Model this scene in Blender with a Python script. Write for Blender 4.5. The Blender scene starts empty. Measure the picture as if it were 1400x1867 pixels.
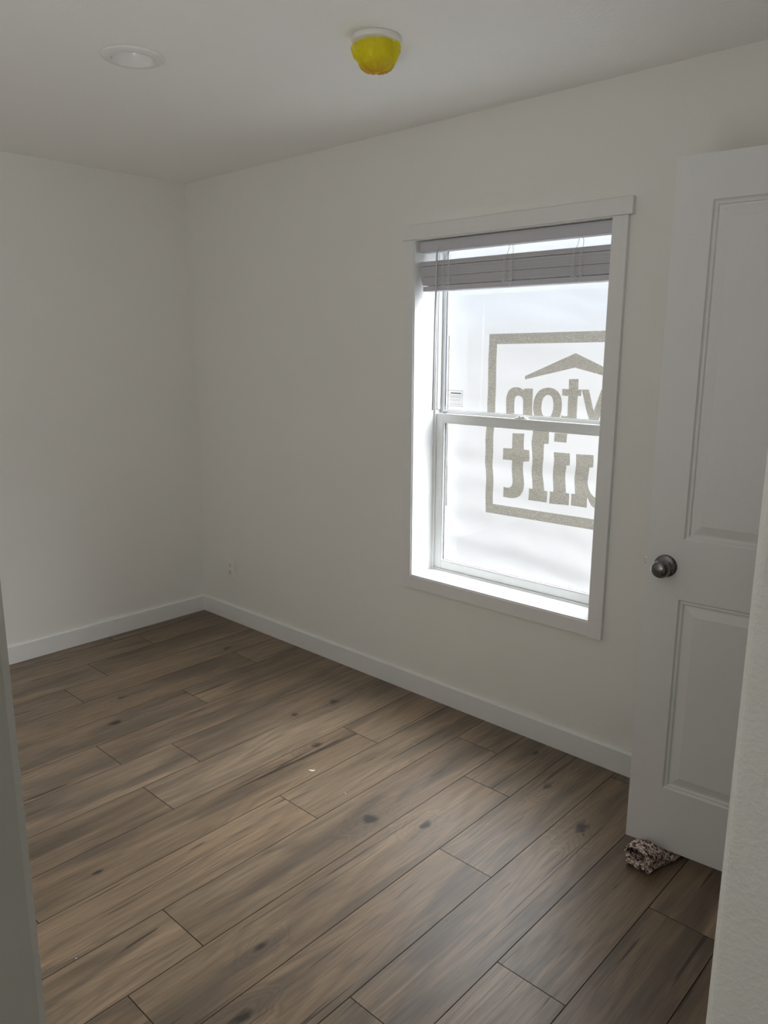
import bpy, bmesh, math, random
from mathutils import Vector, Matrix, noise as mnoise
R = math.radians
PI = math.pi
random.seed(7)
S = bpy.context.scene
COL = S.collection

# ------------------------------------------------------------------ camera
cam_d = bpy.data.cameras.new('camera')
cam = bpy.data.objects.new('camera', cam_d)
COL.objects.link(cam)
CY, CP, CR = 0.823201, 0.209231, 0.003921
fw = Vector((-math.cos(CY) * math.cos(CP), math.sin(CY) * math.cos(CP), -math.sin(CP)))
rt = Vector((math.sin(CY), math.cos(CY), 0.0))
up = rt.cross(fw)
r2 = rt * math.cos(CR) + up * math.sin(CR)
u2 = -rt * math.sin(CR) + up * math.cos(CR)
cam.matrix_world = Matrix(((r2.x, u2.x, -fw.x, 3.85622), (r2.y, u2.y, -fw.y, -2.54848),
                           (r2.z, u2.z, -fw.z, 1.56346), (0, 0, 0, 1)))
cam_d.sensor_fit = 'HORIZONTAL'
cam_d.sensor_width = 36.0
cam_d.lens = 1402.5 / 1400.0 * 36.0
cam_d.clip_start = 0.01
S.camera = cam

# ------------------------------------------------------------------ world, sun, added fill lamps, exposure
W = bpy.data.worlds.new('overcast_sky')
S.world = W
W.use_nodes = True
bg = W.node_tree.nodes['Background']
bg.inputs[0].default_value = (0.86, 0.92, 1.0, 1)
bg.inputs[1].default_value = 0.40
sun_d = bpy.data.lights.new('sun', 'SUN')
sun_d.energy = 31.0
sun_d.angle = R(70)
sun_d.color = (1.0, 0.985, 0.97)
sun = bpy.data.objects.new('sun', sun_d)
COL.objects.link(sun)
sun.rotation_euler = Vector((-0.25, -0.63, -0.70)).to_track_quat('-Z', 'Y').to_euler()
hall_d = bpy.data.lights.new('hall_fill_light', 'AREA')  # added fill lamp in the unseen hall
hall_d.shape = 'RECTANGLE'
hall_d.size = 0.8
hall_d.size_y = 1.2
hall_d.energy = 0.2
hall_d.color = (1.0, 0.97, 0.92)
hall = bpy.data.objects.new('hall_fill_light', hall_d)
COL.objects.link(hall)
hall.location = (4.3, -2.75, 2.40)
room_fill_d = bpy.data.lights.new('room_fill_light', 'AREA')
room_fill_d.shape = 'RECTANGLE'
room_fill_d.size = 0.9
room_fill_d.size_y = 0.6
room_fill_d.energy = 17.0
room_fill_d.color = (0.98, 0.99, 1.0)
room_fill = bpy.data.objects.new('room_fill_light', room_fill_d)
COL.objects.link(room_fill)
room_fill.location = (3.42, -3.07, 1.05)
room_fill.rotation_euler = (0, R(125), 0)       # added fill lamp behind the camera; shines along -X, a little upwards

S.view_settings.view_transform = 'Standard'
S.view_settings.look = 'None'
S.view_settings.gamma = 1.0
S.view_settings.use_curve_mapping = False
S.view_settings.exposure = 0.12
cy = S.cycles
cy.use_denoising = True
cy.max_bounces = 14
cy.diffuse_bounces = 9
cy.glossy_bounces = 4
cy.transmission_bounces = 8
cy.transparent_max_bounces = 12
cy.caustics_reflective = False
cy.caustics_refractive = True
cy.sample_clamp_indirect = 6.0
try:
    cy.use_guiding = True
    cy.denoising_input_passes = 'RGB_ALBEDO_NORMAL'
    cy.denoising_prefilter = 'ACCURATE'
except Exception:
    pass

# ------------------------------------------------------------------ material helpers
class NT:
    def __init__(s, name):
        s.m = bpy.data.materials.new(name)
        s.m.use_nodes = True
        s.t = s.m.node_tree
        s.b = s.t.nodes['Principled BSDF']
        s.out = s.t.nodes['Material Output']
    def n(s, typ, **kw):
        nd = s.t.nodes.new(typ)
        for k, v in kw.items():
            setattr(nd, k, v)
        return nd
    def put(s, sock, v):
        if isinstance(v, bpy.types.NodeSocket):
            s.t.links.new(v, sock)
        elif v is not None:
            if isinstance(v, (tuple, list)) and sock.type == 'RGBA' and len(v) == 3:
                v = (*v, 1)
            sock.default_value = v
    def math(s, op, a, b=None, c=None, clamp=False):
        nd = s.n('ShaderNodeMath', operation=op, use_clamp=clamp)
        for i, v in enumerate((a, b, c)):
            if v is not None:
                s.put(nd.inputs[i], v)
        return nd.outputs[0]
    def vmath(s, op, a, b=None):
        nd = s.n('ShaderNodeVectorMath', operation=op)
        s.put(nd.inputs[0], a)
        if b is not None:
            s.put(nd.inputs[1], b)
        return nd.outputs['Value'] if op in ('LENGTH', 'DISTANCE', 'DOT_PRODUCT') else nd.outputs[0]
    def noise(s, vec, scale, detail=3, rough=0.5, dist=0.0):
        nd = s.n('ShaderNodeTexNoise')
        s.put(nd.inputs['Vector'], vec)
        nd.inputs['Scale'].default_value = scale
        nd.inputs['Detail'].default_value = detail
        nd.inputs['Roughness'].default_value = rough
        nd.inputs['Distortion'].default_value = dist
        return nd.outputs['Fac']
    def maprange(s, v, a, b, c=0.0, d=1.0, smooth=False):
        nd = s.n('ShaderNodeMapRange')
        if smooth:
            nd.interpolation_type = 'SMOOTHSTEP'
        s.put(nd.inputs[0], v)
        for i, q in enumerate((a, b, c, d)):
            nd.inputs[i + 1].default_value = q
        return nd.outputs[0]
    def mix(s, f, a, b, mode='MIX'):
        nd = s.n('ShaderNodeMix', data_type='RGBA', blend_type=mode)
        s.put(nd.inputs[0], f)
        s.put(nd.inputs[6], a)
        s.put(nd.inputs[7], b)
        return nd.outputs[2]
    def bump(s, h, strength, dist):
        nd = s.n('ShaderNodeBump')
        nd.inputs['Strength'].default_value = strength
        nd.inputs['Distance'].default_value = dist
        s.put(nd.inputs['Height'], h)
        s.t.links.new(nd.outputs[0], s.b.inputs['Normal'])
    def set(s, color=None, rough=None, metal=None, spec=None, **kw):
        s.put(s.b.inputs['Base Color'], color)
        s.put(s.b.inputs['Roughness'], rough)
        s.put(s.b.inputs['Metallic'], metal)
        s.put(s.b.inputs['Specular IOR Level'], spec)
        for k, v in kw.items():
            s.put(s.b.inputs[k], v)
        return s

def wall_mat(name, col, bump, scale):
    m = NT(name)
    P = m.n('ShaderNodeNewGeometry').outputs['Position']
    n1 = m.noise(P, scale, 3, 0.55)
    n2 = m.noise(P, 1.1, 2)
    c = m.mix(m.maprange(n2, 0.3, 0.7), [x * 0.985 for x in col], [min(1, x * 1.01) for x in col])
    m.set(c, 0.62, spec=0.25)
    m.bump(m.maprange(n1, 0.35, 0.75, smooth=True), bump, 0.002)
    return m.m

M = {}
M['wall'] = wall_mat('painted_drywall', (0.815, 0.808, 0.770), 0.10, 95)
M['drywall_end'] = wall_mat('textured_drywall', (0.73, 0.725, 0.69), 0.26, 150)
M['ceiling'] = wall_mat('ceiling_drywall', (0.93, 0.925, 0.905), 0.16, 85)

def plain(name, col, rough=0.4, bumpy=0.0, scale=60, **kw):
    m = NT(name)
    P = m.n('ShaderNodeTexCoord').outputs['Object']
    n = m.noise(P, scale, 2)
    c = m.mix(n, [x * 0.97 for x in col], [min(1, x * 1.02) for x in col])
    m.set(c, rough, **kw)
    if bumpy:
        m.bump(n, bumpy, 0.002)
    return m.m
M['trim'] = plain('white_trim_paint', (0.80, 0.80, 0.79), 0.42, 0.03, 30)
M['doorpaint'] = plain('white_door_paint', (0.75, 0.75, 0.748), 0.40, 0.05, 160)
M['vinyl'] = plain('white_vinyl', (0.84, 0.855, 0.85), 0.30)
M['gasket'] = plain('grey_gasket', (0.16, 0.16, 0.18), 0.5)
M['slat'] = plain('white_blind_slat', (0.60, 0.60, 0.645), 0.5, 0.05, 200)
M['cord'] = plain('white_cord', (0.86, 0.86, 0.86), 0.6)
M['wand'] = plain('clear_wand_plastic', (0.70, 0.70, 0.72), 0.15)
M['plate'] = plain('white_plastic', (0.80, 0.79, 0.76), 0.35)
M['dark'] = plain('dark_slot', (0.02, 0.02, 0.02), 0.6)
M['lampwhite'] = plain('white_fixture_enamel', (0.82, 0.82, 0.80), 0.38)
M['gloss'] = plain('glossy_white_reflector', (0.84, 0.84, 0.82), 0.16)
M['lens'] = plain('frosted_lamp_lens', (0.72, 0.72, 0.70), 0.45)
M['debris_white'] = plain('white_scrap', (0.85, 0.83, 0.78), 0.6)
M['debris_dark'] = plain('dark_crumb', (0.03, 0.025, 0.02), 0.7)
M['seam'] = plain('plank_edge', (0.075, 0.056, 0.042), 0.85, spec=0.1)
M['sub'] = plain('dark_subfloor', (0.035, 0.028, 0.022), 0.8)

m = NT('satin_nickel')
P = m.n('ShaderNodeTexCoord').outputs['Object']
m.set((0.20, 0.195, 0.195), m.maprange(m.noise(P, 80), 0.3, 0.7, 0.24, 0.30), 1.0)
M['nickel'] = m.m
m = NT('bright_latch_metal')
m.set((0.85, 0.85, 0.84), m.maprange(m.noise(m.n('ShaderNodeTexCoord').outputs['Object'], 80), 0.3, 0.7, 0.2, 0.28), 1.0)
M['latch'] = m.m

# thin clear glass: straight-through transmission plus a fresnel mirror
m = NT('window_glass')
tr = m.n('ShaderNodeBsdfTransparent'); tr.inputs[0].default_value = (0.985, 0.992, 0.99, 1)
gl = m.n('ShaderNodeBsdfGlossy'); gl.inputs['Roughness'].default_value = 0.02
lw = m.n('ShaderNodeLayerWeight'); lw.inputs[0].default_value = 0.5
fr = m.math('MULTIPLY_ADD', m.math('POWER', lw.outputs['Facing'], 5.0), 0.96, 0.04)   # Schlick, same on both faces
mx = m.n('ShaderNodeMixShader')
m.t.links.new(fr, mx.inputs[0]); m.t.links.new(tr.outputs[0], mx.inputs[1]); m.t.links.new(gl.outputs[0], mx.inputs[2])
m.t.links.new(mx.outputs[0], m.out.inputs[0])
M['glass'] = m.m

# translucent house wrap and its print
def wrap_mat(name, col_t, col_d, speck, fw_k=1.0):
    m = NT(name)
    P = m.n('ShaderNodeTexCoord').outputs['Object']
    tl = m.n('ShaderNodeBsdfTranslucent')
    df = m.n('ShaderNodeBsdfDiffuse')
    if speck:
        v = m.vmath('MULTIPLY', P, (1.0, 1.0, 1.0))
        n = m.noise(v, 330, 2, 0.7)
        n2 = m.noise(m.vmath('MULTIPLY', P, (1.0, 1.0, 6.0)), 60, 2)
        f = m.maprange(m.math('MULTIPLY_ADD', n2, 0.25, n), 0.54, 0.76)
        m.put(tl.inputs[0], m.mix(f, [c * 0.74 for c in col_t], [min(1, c * 1.45) for c in col_t]))
    else:
        n = m.noise(P, 300, 2)
        m.put(tl.inputs[0], m.mix(n, [c * 0.985 for c in col_t], col_t))
    df.inputs[0].default_value = (*col_d, 1)
    fwd = m.n('ShaderNodeBsdfRefraction')          # woven film also scatters light forwards
    fwd.inputs['Roughness'].default_value = 0.60; fwd.inputs['IOR'].default_value = 1.25
    if speck:
        m.put(fwd.inputs[0], m.mix(f, [c * fw_k * 0.74 for c in col_t], [min(1, c * fw_k * 1.45) for c in col_t]))
    else:
        fwd.inputs[0].default_value = (*[c * fw_k for c in col_t], 1)
    a0 = m.n('ShaderNodeAddShader')
    m.t.links.new(tl.outputs[0], a0.inputs[0]); m.t.links.new(fwd.outputs[0], a0.inputs[1])
    ad = m.n('ShaderNodeAddShader')
    m.t.links.new(a0.outputs[0], ad.inputs[0]); m.t.links.new(df.outputs[0], ad.inputs[1])
    m.t.links.new(ad.outputs[0], m.out.inputs[0])
    return m.m
M['wrap'] = wrap_mat('house_wrap_sheet', (0.078, 0.082, 0.088), (0.10, 0.10, 0.10), False, 9.0)
M['ink'] = wrap_mat('house_wrap_print', (0.036, 0.0355, 0.0325), (0.06, 0.06, 0.055), True, 7.2)
M['ink_pale'] = wrap_mat('house_wrap_tape', (0.06, 0.06, 0.057), (0.06, 0.06, 0.055), True, 7.2)

# yellow film over the smoke alarm
m = NT('yellow_plastic_film')
P = m.n('ShaderNodeTexCoord').outputs['Object']
cr = m.noise(P, 34, 4, 0.6, 1.0)
m.set((0.86, 0.78, 0.04), 0.10, spec=0.9)
m.bump(cr, 0.7, 0.02)
tl = m.n('ShaderNodeBsdfTransparent'); tl.inputs[0].default_value = (0.98, 0.90, 0.10, 1)
t2 = m.n('ShaderNodeBsdfTranslucent'); t2.inputs[0].default_value = (0.98, 0.90, 0.06, 1)
ma = m.n('ShaderNodeMixShader'); ma.inputs[0].default_value = 0.30
mb = m.n('ShaderNodeMixShader'); mb.inputs[0].default_value = 0.27
m.t.links.new(tl.outputs[0], ma.inputs[1]); m.t.links.new(t2.outputs[0], ma.inputs[2])
m.t.links.new(ma.outputs[0], mb.inputs[1]); m.t.links.new(m.b.outputs[0], mb.inputs[2])
m.t.links.new(mb.outputs[0], m.out.inputs[0])
M['film'] = m.m
M['copper'] = plain('amber_film_pleat', (0.62, 0.30, 0.05), 0.18)

# speckled chenille of the rolled mat
m = NT('speckled_chenille')
P = m.n('ShaderNodeTexCoord').outputs['Object']
vo = m.n('ShaderNodeTexVoronoi'); m.put(vo.inputs['Vector'], P); vo.inputs['Scale'].default_value = 150
sep = m.n('ShaderNodeSeparateColor'); m.t.links.new(vo.outputs['Color'], sep.inputs[0])
c = m.mix(sep.outputs[0], (0.88, 0.72, 0.66), (0.90, 0.80, 0.71))
c = m.mix(m.math('GREATER_THAN', sep.outputs[1], 0.72), c, (0.42, 0.30, 0.28))
c = m.mix(m.math('GREATER_THAN', sep.outputs[2], 0.76), c, (0.035, 0.026, 0.03))
c = m.mix(m.maprange(vo.outputs['Distance'], 0.35, 0.85), c, (0.30, 0.21, 0.19))
m.set(c, 0.95, spec=0.1)
m.bump(m.math('SUBTRACT', 1.0, vo.outputs['Distance']), 0.7, 0.005)
M['mat'] = m.m

# plank floor: greige oak print; object colour carries (seed, tone, warmth)
KNOTS = [(1.738, -0.654, 1.0), (2.239, -0.864, 1.1), (2.389, -0.765, 0.8), (2.415, -1.468, 0.7), (2.558, -1.649, 0.9),
         (2.782, -0.405, 1.2), (2.566, -0.282, 1.0), (1.506, -0.333, 1.1), (1.466, -0.539, 0.7),
         (0.761, -0.974, 0.9), (0.972, -1.101, 1.1), (1.816, -1.625, 0.5), (2.407, -0.094, 0.7), (0.62, -0.28, 0.9)]
m = NT('oak_plank_print')
geo = m.n('ShaderNodeNewGeometry').outputs['Position']
oi = m.n('ShaderNodeObjectInfo')
sp = m.n('ShaderNodeSeparateColor'); m.t.links.new(oi.outputs['Color'], sp.inputs[0])
seed, tone, warm = sp.outputs[0], sp.outputs[1], sp.outputs[2]
cmb = m.n('ShaderNodeCombineXYZ')
m.put(cmb.inputs[0], m.math('MULTIPLY', seed, 37.0)); m.put(cmb.inputs[1], m.math('MULTIPLY', seed, 91.0))
V = m.vmath('ADD', geo, cmb.outputs[0])
# knots: nearest distance, also bends the grain around them
dmin = None
warpn = m.noise(m.vmath('MULTIPLY', geo, (1, 0.6, 1)), 26, 4)
for kx, ky, ks in KNOTS:
    d = m.vmath('SUBTRACT', geo, (kx, ky, 0.0))
    d = m.vmath('MULTIPLY', d, (1.0 / (0.017 * ks), 1.0 / (0.030 * ks), 0.0))
    d = m.vmath('LENGTH', d)
    dmin = d if dmin is None else m.math('MINIMUM', dmin, d)
dk = m.math('ADD', dmin, m.math('MULTIPLY', m.math('SUBTRACT', warpn, 0.5), 3.6))
knot = m.maprange(dk, 0.30, 1.35, 1.0, 0.0, True)
halo = m.maprange(dk, 0.6, 5.5, 1.0, 0.0, True)
# broad cathedral grain
low = m.noise(m.vmath('MULTIPLY', V, (5.2, 0.62, 1)), 1.0, 2, 0.5, 0.5)
lowk = m.math('MULTIPLY_ADD', halo, 0.22, low)
ring = m.math('SINE', m.math('MULTIPLY', lowk, 105.0))
ringm = m.maprange(ring, -0.2, 1.0, 0.0, 1.0)
fine = m.noise(m.vmath('MULTIPLY', V, (230, 7.0, 1)), 1.0, 4, 0.65)
mid = m.noise(m.vmath('MULTIPLY', V, (34, 2.0, 1)), 1.0, 4, 0.6, 0.6)
patch = m.noise(m.vmath('MULTIPLY', V, (8.5, 1.35, 1)), 1.0, 3, 0.55, 0.4)
patch2 = m.noise(m.vmath('MULTIPLY', V, (3.0, 0.8, 1)), 1.7, 2, 0.5)
crack = m.maprange(m.noise(m.vmath('MULTIPLY', V, (46, 1.15, 1)), 1.0, 2, 0.55, 1.2), 0.660, 0.685)
light = m.mix(warm, (0.360, 0.260, 0.166), (0.368, 0.256, 0.155))
darkc = m.mix(warm, (0.165, 0.119, 0.081), (0.170, 0.114, 0.069))
c = m.mix(m.maprange(m.math('MULTIPLY_ADD', patch2, 0.5, m.math('MULTIPLY', mid, 0.75)), 0.40, 0.82), darkc, light)
c = m.mix(m.math('MULTIPLY', m.maprange(patch, 0.46, 0.66, smooth=True), 0.60), c, (0.098, 0.079, 0.061))
c = m.mix(m.math('MULTIPLY', ringm, m.maprange(patch2, 0.38, 0.62, 0.02, 0.34)), c, (0.085, 0.062, 0.046))
c = m.mix(m.math('MULTIPLY', m.maprange(fine, 0.46, 0.70), 0.42), c, (0.075, 0.055, 0.042))
c = m.mix(m.math('MULTIPLY', halo, 0.18), c, (0.12, 0.090, 0.068))
c = m.mix(m.math('MULTIPLY', crack, 0.72), c, (0.030, 0.022, 0.018))
c = m.mix(m.math('MULTIPLY', knot, 0.90), c, (0.030, 0.024, 0.020))
hs = m.n('ShaderNodeHueSaturation')
m.put(hs.inputs['Color'], c)
m.put(hs.inputs['Value'], m.math('MULTIPLY_ADD', tone, 0.74, 0.48))
hs.inputs['Saturation'].default_value = 0.94
m.set(hs.outputs[0], m.maprange(fine, 0.3, 0.7, 0.34, 0.44), spec=0.45)
m.bump(m.math('SUBTRACT', m.math('MULTIPLY', fine, 0.6), m.math('MULTIPLY', crack, 0.6)), 0.22, 0.0015)
M['oak'] = m.m

# ------------------------------------------------------------------ mesh helpers
def bx(bm, x0, x1, y0, y1, z0, z1, mi=0, T=None):
    vs = [bm.verts.new((x, y, z)) for x in (x0, x1) for y in (y0, y1) for z in (z0, z1)]
    F = []
    for q in ((0, 1, 3, 2), (4, 6, 7, 5), (0, 4, 5, 1), (2, 3, 7, 6), (0, 2, 6, 4), (1, 5, 7, 3)):
        f = bm.faces.new([vs[i] for i in q]); f.material_index = mi; F.append(f)
    if T is not None:
        bmesh.ops.transform(bm, matrix=T, verts=vs)
    return vs

def tube(bm, pts, r, seg=8, mi=0, closed=False):
    pts = [Vector(p) for p in pts]
    n = len(pts); rings = []
    prev = None
    for i, p in enumerate(pts):
        if closed:
            d = pts[(i + 1) % n] - pts[i - 1]
        else:
            d = pts[min(i + 1, n - 1)] - pts[max(i - 1, 0)]
        d.normalize()
        if prev is None:
            a = d.orthogonal().normalized()
        else:
            a = prev - d * prev.dot(d)
            a = a.normalized() if a.length > 1e-6 else d.orthogonal().normalized()
        prev = a
        b = d.cross(a)
        rr = r[i] if isinstance(r, (list, tuple)) else r
        rings.append([bm.verts.new(p + (a * math.cos(2 * PI * k / seg) + b * math.sin(2 * PI * k / seg)) * rr) for k in range(seg)])
    m_ = n if closed else n - 1
    for i in range(m_):
        A, B = rings[i], rings[(i + 1) % n]
        for k in range(seg):
            f = bm.faces.new((A[k], A[(k + 1) % seg], B[(k + 1) % seg], B[k])); f.smooth = True; f.material_index = mi
    if not closed:
        bm.faces.new(rings[0][::-1]).material_index = mi
        bm.faces.new(rings[-1]).material_index = mi

def lathe(bm, prof, seg=48, T=None, smooth=True, cap0=False, cap1=False):
    rings = []
    for r, z in prof:
        rings.append([bm.verts.new((r * math.cos(2 * PI * k / seg), r * math.sin(2 * PI * k / seg), z)) for k in range(seg)])
    for A, B in zip(rings, rings[1:]):
        for k in range(seg):
            f = bm.faces.new((A[k], A[(k + 1) % seg], B[(k + 1) % seg], B[k])); f.smooth = smooth
    if cap0: bm.faces.new(rings[0][::-1])
    if cap1: bm.faces.new(rings[-1])
    if T is not None:
        bmesh.ops.transform(bm, matrix=T, verts=[v for rg in rings for v in rg])

def finish(name, bm, mat, parent=None, loc=None, bevel=0.0, seg=2, recalc=True):
    if recalc: bmesh.ops.recalc_face_normals(bm, faces=bm.faces)
    me = bpy.data.meshes.new(name)
    bm.to_mesh(me); bm.free()
    for q in (mat if isinstance(mat, (list, tuple)) else [mat]):
        me.materials.append(q)
    o = bpy.data.objects.new(name, me)
    COL.objects.link(o)
    if parent is not None:
        o.parent = parent
    if loc is not None:
        o.location = loc
    if bevel:
        md = o.modifiers.new('bevel', 'BEVEL'); md.width = bevel; md.segments = seg
        md.limit_method = 'ANGLE'; md.angle_limit = R(40)
    return o

def box(name, mat, x0, x1, y0, y1, z0, z1, parent=None, bevel=0.0, seg=2):
    bm = bmesh.new(); bx(bm, x0, x1, y0, y1, z0, z1)
    return finish(name, bm, mat, parent, bevel=bevel, seg=seg)

def struct(o):
    o['kind'] = 'structure'
    return o

def thing(name, label, cat, loc=(0, 0, 0), rz=0.0, group=None):
    o = bpy.data.objects.new(name, None); COL.objects.link(o)
    o.location = loc; o.rotation_euler = (0, 0, rz); o.empty_display_size = 0.1
    o['label'] = label; o['category'] = cat
    if group: o['group'] = group
    return o

def tag(o, label, cat, group=None):
    o['label'] = label; o['category'] = cat
    if group: o['group'] = group
    return o

# ------------------------------------------------------------------ room shell
CH = 2.44
XR0, XR1 = 3.645, 3.76          # right wall, room face / hall face
YJ = -1.832                     # right edge of the entry opening
YL = -2.530                     # left edge of the entry opening
XE, YF = 5.0, -3.5              # far hall wall, front wall
WX0, WX1, WZ0, WZ1 = 1.666, 2.562, 0.554, 2.010   # rough opening of the window
WT = 0.19                       # outer wall thickness

bm = bmesh.new()
bx(bm, -0.12, WX0, 0, WT, -0.05, CH + 0.05); bx(bm, WX1, XE + 0.12, 0, WT, -0.05, CH + 0.05)
bx(bm, WX0, WX1, 0, WT, -0.05, WZ0); bx(bm, WX0, WX1, 0, WT, WZ1, CH + 0.05)
struct(finish('wall_back', bm, M['wall']))
struct(box('wall_left', M['wall'], -0.12, 0, YF, 0, -0.05, CH + 0.05))
struct(box('wall_front', M['wall'], -0.12, XE + 0.12, YF - 0.12, YF, -0.05, CH + 0.05))
struct(box('wall_hall', M['wall'], XE, XE + 0.12, YF, 0, -0.05, CH + 0.05))
bm = bmesh.new()                # ceiling, with the cut-out of the recessed light
qx, qy, qh = 1.511, -1.166, 0.0655
bx(bm, -0.12, qx - qh, YF - 0.12, WT, CH, CH + 0.12); bx(bm, qx + qh, XE + 0.12, YF - 0.12, WT, CH, CH + 0.12)
bx(bm, qx - qh, qx + qh, YF - 0.12, qy - qh, CH, CH + 0.12); bx(bm, qx - qh, qx + qh, qy + qh, WT, CH, CH + 0.12)
bx(bm, qx - 0.3, qx + 0.3, qy - 0.3, qy + 0.3, CH + 0.12, CH + 0.14)
struct(finish('ceiling', bm, M['ceiling']))
# right wall: closet doorway (hinge side near the window wall) and the entry opening with a rounded drywall end
bm = bmesh.new()
HY0, HY1 = -1.075, -0.335
bx(bm, XR0, XR1, HY1, 0, -0.05, CH)
bx(bm, XR0, XR1, HY0, HY1, 2.09, CH)
bx(bm, XR0, XR1, YF, -3.42, -0.05, CH); bx(bm, XR0, XR1, -3.42, -2.72, 2.06, CH)     # unseen opening added for the fill lamp, behind the camera
bx(bm, XR0, XR1, -2.72, YL - 0.02, -0.05, CH)
bx(bm, XR0, XR1, YL - 0.02, YJ, 2.09, CH)
struct(finish('wall_right', bm, M['wall']))
bm = bmesh.new()
bx(bm, XR0, XR1, YJ, HY0, 0.0, CH)
struct(finish('wall_right_end', bm, M['drywall_end'], bevel=0.010, seg=5))
struct(box('wall_closet', M['wall'], XR1, XE, -1.50, -1.40, 0, CH))

M['yard_bounce'] = plain('bounce_snow', (0.86, 0.87, 0.88), 0.8, 0.4, 3)
struct(box('ground', M['yard_bounce'], -14, 18, WT + 0.02, 30, -0.9, -0.7))       # unseen snowy yard, added to bounce sunlight up through the window
M['horizon_block'] = plain('dark_horizon_block', (0.17, 0.15, 0.13), 0.8, 0.3, 12)
struct(box('wall_light_block', M['horizon_block'], -14, 18, 3.4, 3.5, -0.7, 1.70))        # unseen dark board, added to dim the horizon behind the wrap

# floor: dark base with individual planks
floor = struct(box('floor', M['sub'], -0.12, XE + 0.12, YF - 0.12, WT, -0.06, -0.006))
PX0, PW, PLN = 0.0880, 0.20135, 1.369
JOINT = {1: -0.895, 2: -1.112, 3: -0.30, 4: -0.736, 5: -1.262, 6: -1.044, 7: -1.287, 8: -0.471, 9: -0.982,
         10: -0.207, 11: -0.427, 12: -0.824, 13: -1.424, 14: -1.084, 15: -0.62, 16: -0.17, 17: -1.21, 0: -0.52}
TONE = {(7, 1): 0.30, (7, 0): 0.62, (8, 0): 0.62, (9, 1): 0.66, (9, 0): 0.52, (10, 1): 0.44, (10, 0): 0.58, (10, 2): 0.62,
        (11, 1): 0.56, (12, 0): 0.50, (12, 1): 0.60, (13, 0): 0.52, (14, 0): 0.50, (14, 1): 0.62}
pl_cache = {}
def plank_mesh(L, Wd):
    key = (round(L, 3), round(Wd, 3))
    if key in pl_cache: return pl_cache[key]
    b = bmesh.new(); g = 0.0006; c = 0.0007
    lo = [(g, g), (Wd - g, g), (Wd - g, L - g), (g, L - g)]
    hi = [(g + c, g + c), (Wd - g - c, g + c), (Wd - g - c, L - g - c), (g + c, L - g - c)]
    A = [b.verts.new((x, y, -0.0055)) for x, y in lo]
    B = [b.verts.new((x, y, -0.0010)) for x, y in lo]
    Cc = [b.verts.new((x, y, 0.0)) for x, y in hi]
    for i in range(4):
        j = (i + 1) % 4
        b.faces.new((A[i], A[j], B[j], B[i])).material_index = 1; b.faces.new((B[i], B[j], Cc[j], Cc[i])).material_index = 1
    b.faces.new(Cc); b.faces.new(A[::-1])
    bmesh.ops.recalc_face_normals(b, faces=b.faces)
    me = bpy.data.meshes.new('plank'); b.to_mesh(me); b.free(); me.materials.append(M['oak']); me.materials.append(M['seam'])
    pl_cache[key] = me
    return me
rng = random.Random(11)
for row in range(-1, 25):
    x0 = max(0.0, PX0 + row * PW); x1 = min(XE, PX0 + (row + 1) * PW)
    if x1 - x0 < 0.01: continue
    j = JOINT.get(row, -rng.uniform(0.1, 1.3))
    while j < -0.06: j += PLN
    cuts = [0.0]; y = j if j < -0.03 else j - PLN
    while y > YF: cuts.append(y); y -= PLN
    cuts.append(YF)
    for k in range(len(cuts) - 1):
        o = bpy.data.objects.new('plank', plank_mesh(cuts[k] - cuts[k + 1], x1 - x0))
        COL.objects.link(o); o.parent = floor
        o.location = (x0, cuts[k + 1], 0)
        o.color = (rng.random(), TONE.get((row, k), rng.uniform(0.40, 0.66)), rng.random(), 1)

# baseboards with a chamfered top
def base(name, x0, y0, x1, y1, nx, ny):
    b = bmesh.new(); t = 0.014; h = 0.0955
    prof = [(0, 0), (t, 0), (t, h - 0.007), (t - 0.006, h), (0, h)]
    A = [b.verts.new((x0 + nx * d, y0 + ny * d, z)) for d, z in prof]
    B = [b.verts.new((x1 + nx * d, y1 + ny * d, z)) for d, z in prof]
    for i in range(5):
        k = (i + 1) % 5
        b.faces.new((A[i], A[k], B[k], B[i]))
    b.faces.new(A); b.faces.new(B[::-1])
    return struct(finish(name, b, M['trim']))
base('baseboard_back', 0.014, 0, XR0, 0, 0, -1)
base('baseboard_left', 0, 0, 0, YF, 1, 0)
base('baseboard_right', XR0, HY0 - 0.09, XR0, YJ + 0.012, -1, 0)
base('baseboard_front', 0.014, YF, XR0, YF, 0, 1)
base('baseboard_hall', XE, -1.5, XE, YF, -1, 0)
# entry casing on the hall side, left of the opening (the camera looks past its edge)
struct(box('trim_1', M['trim'], XR1, XR1 + 0.018, YL - 0.060, -2.5195, 0, 2.09, bevel=0.003, seg=3))
# casing of the closet doorway in the right wall
tr2 = bmesh.new()
bx(tr2, XR0 - 0.014, XR0, HY1 + 0.001, HY1 + 0.056, 0.0, 2.146); bx(tr2, XR0 - 0.014, XR0, HY0 - 0.056, HY0, 0.0, 2.146)
bx(tr2, XR0 - 0.014, XR0, HY0, HY1 + 0.001, 2.09, 2.146)
struct(finish('trim_2', tr2, M['trim'], bevel=0.002))

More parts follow.
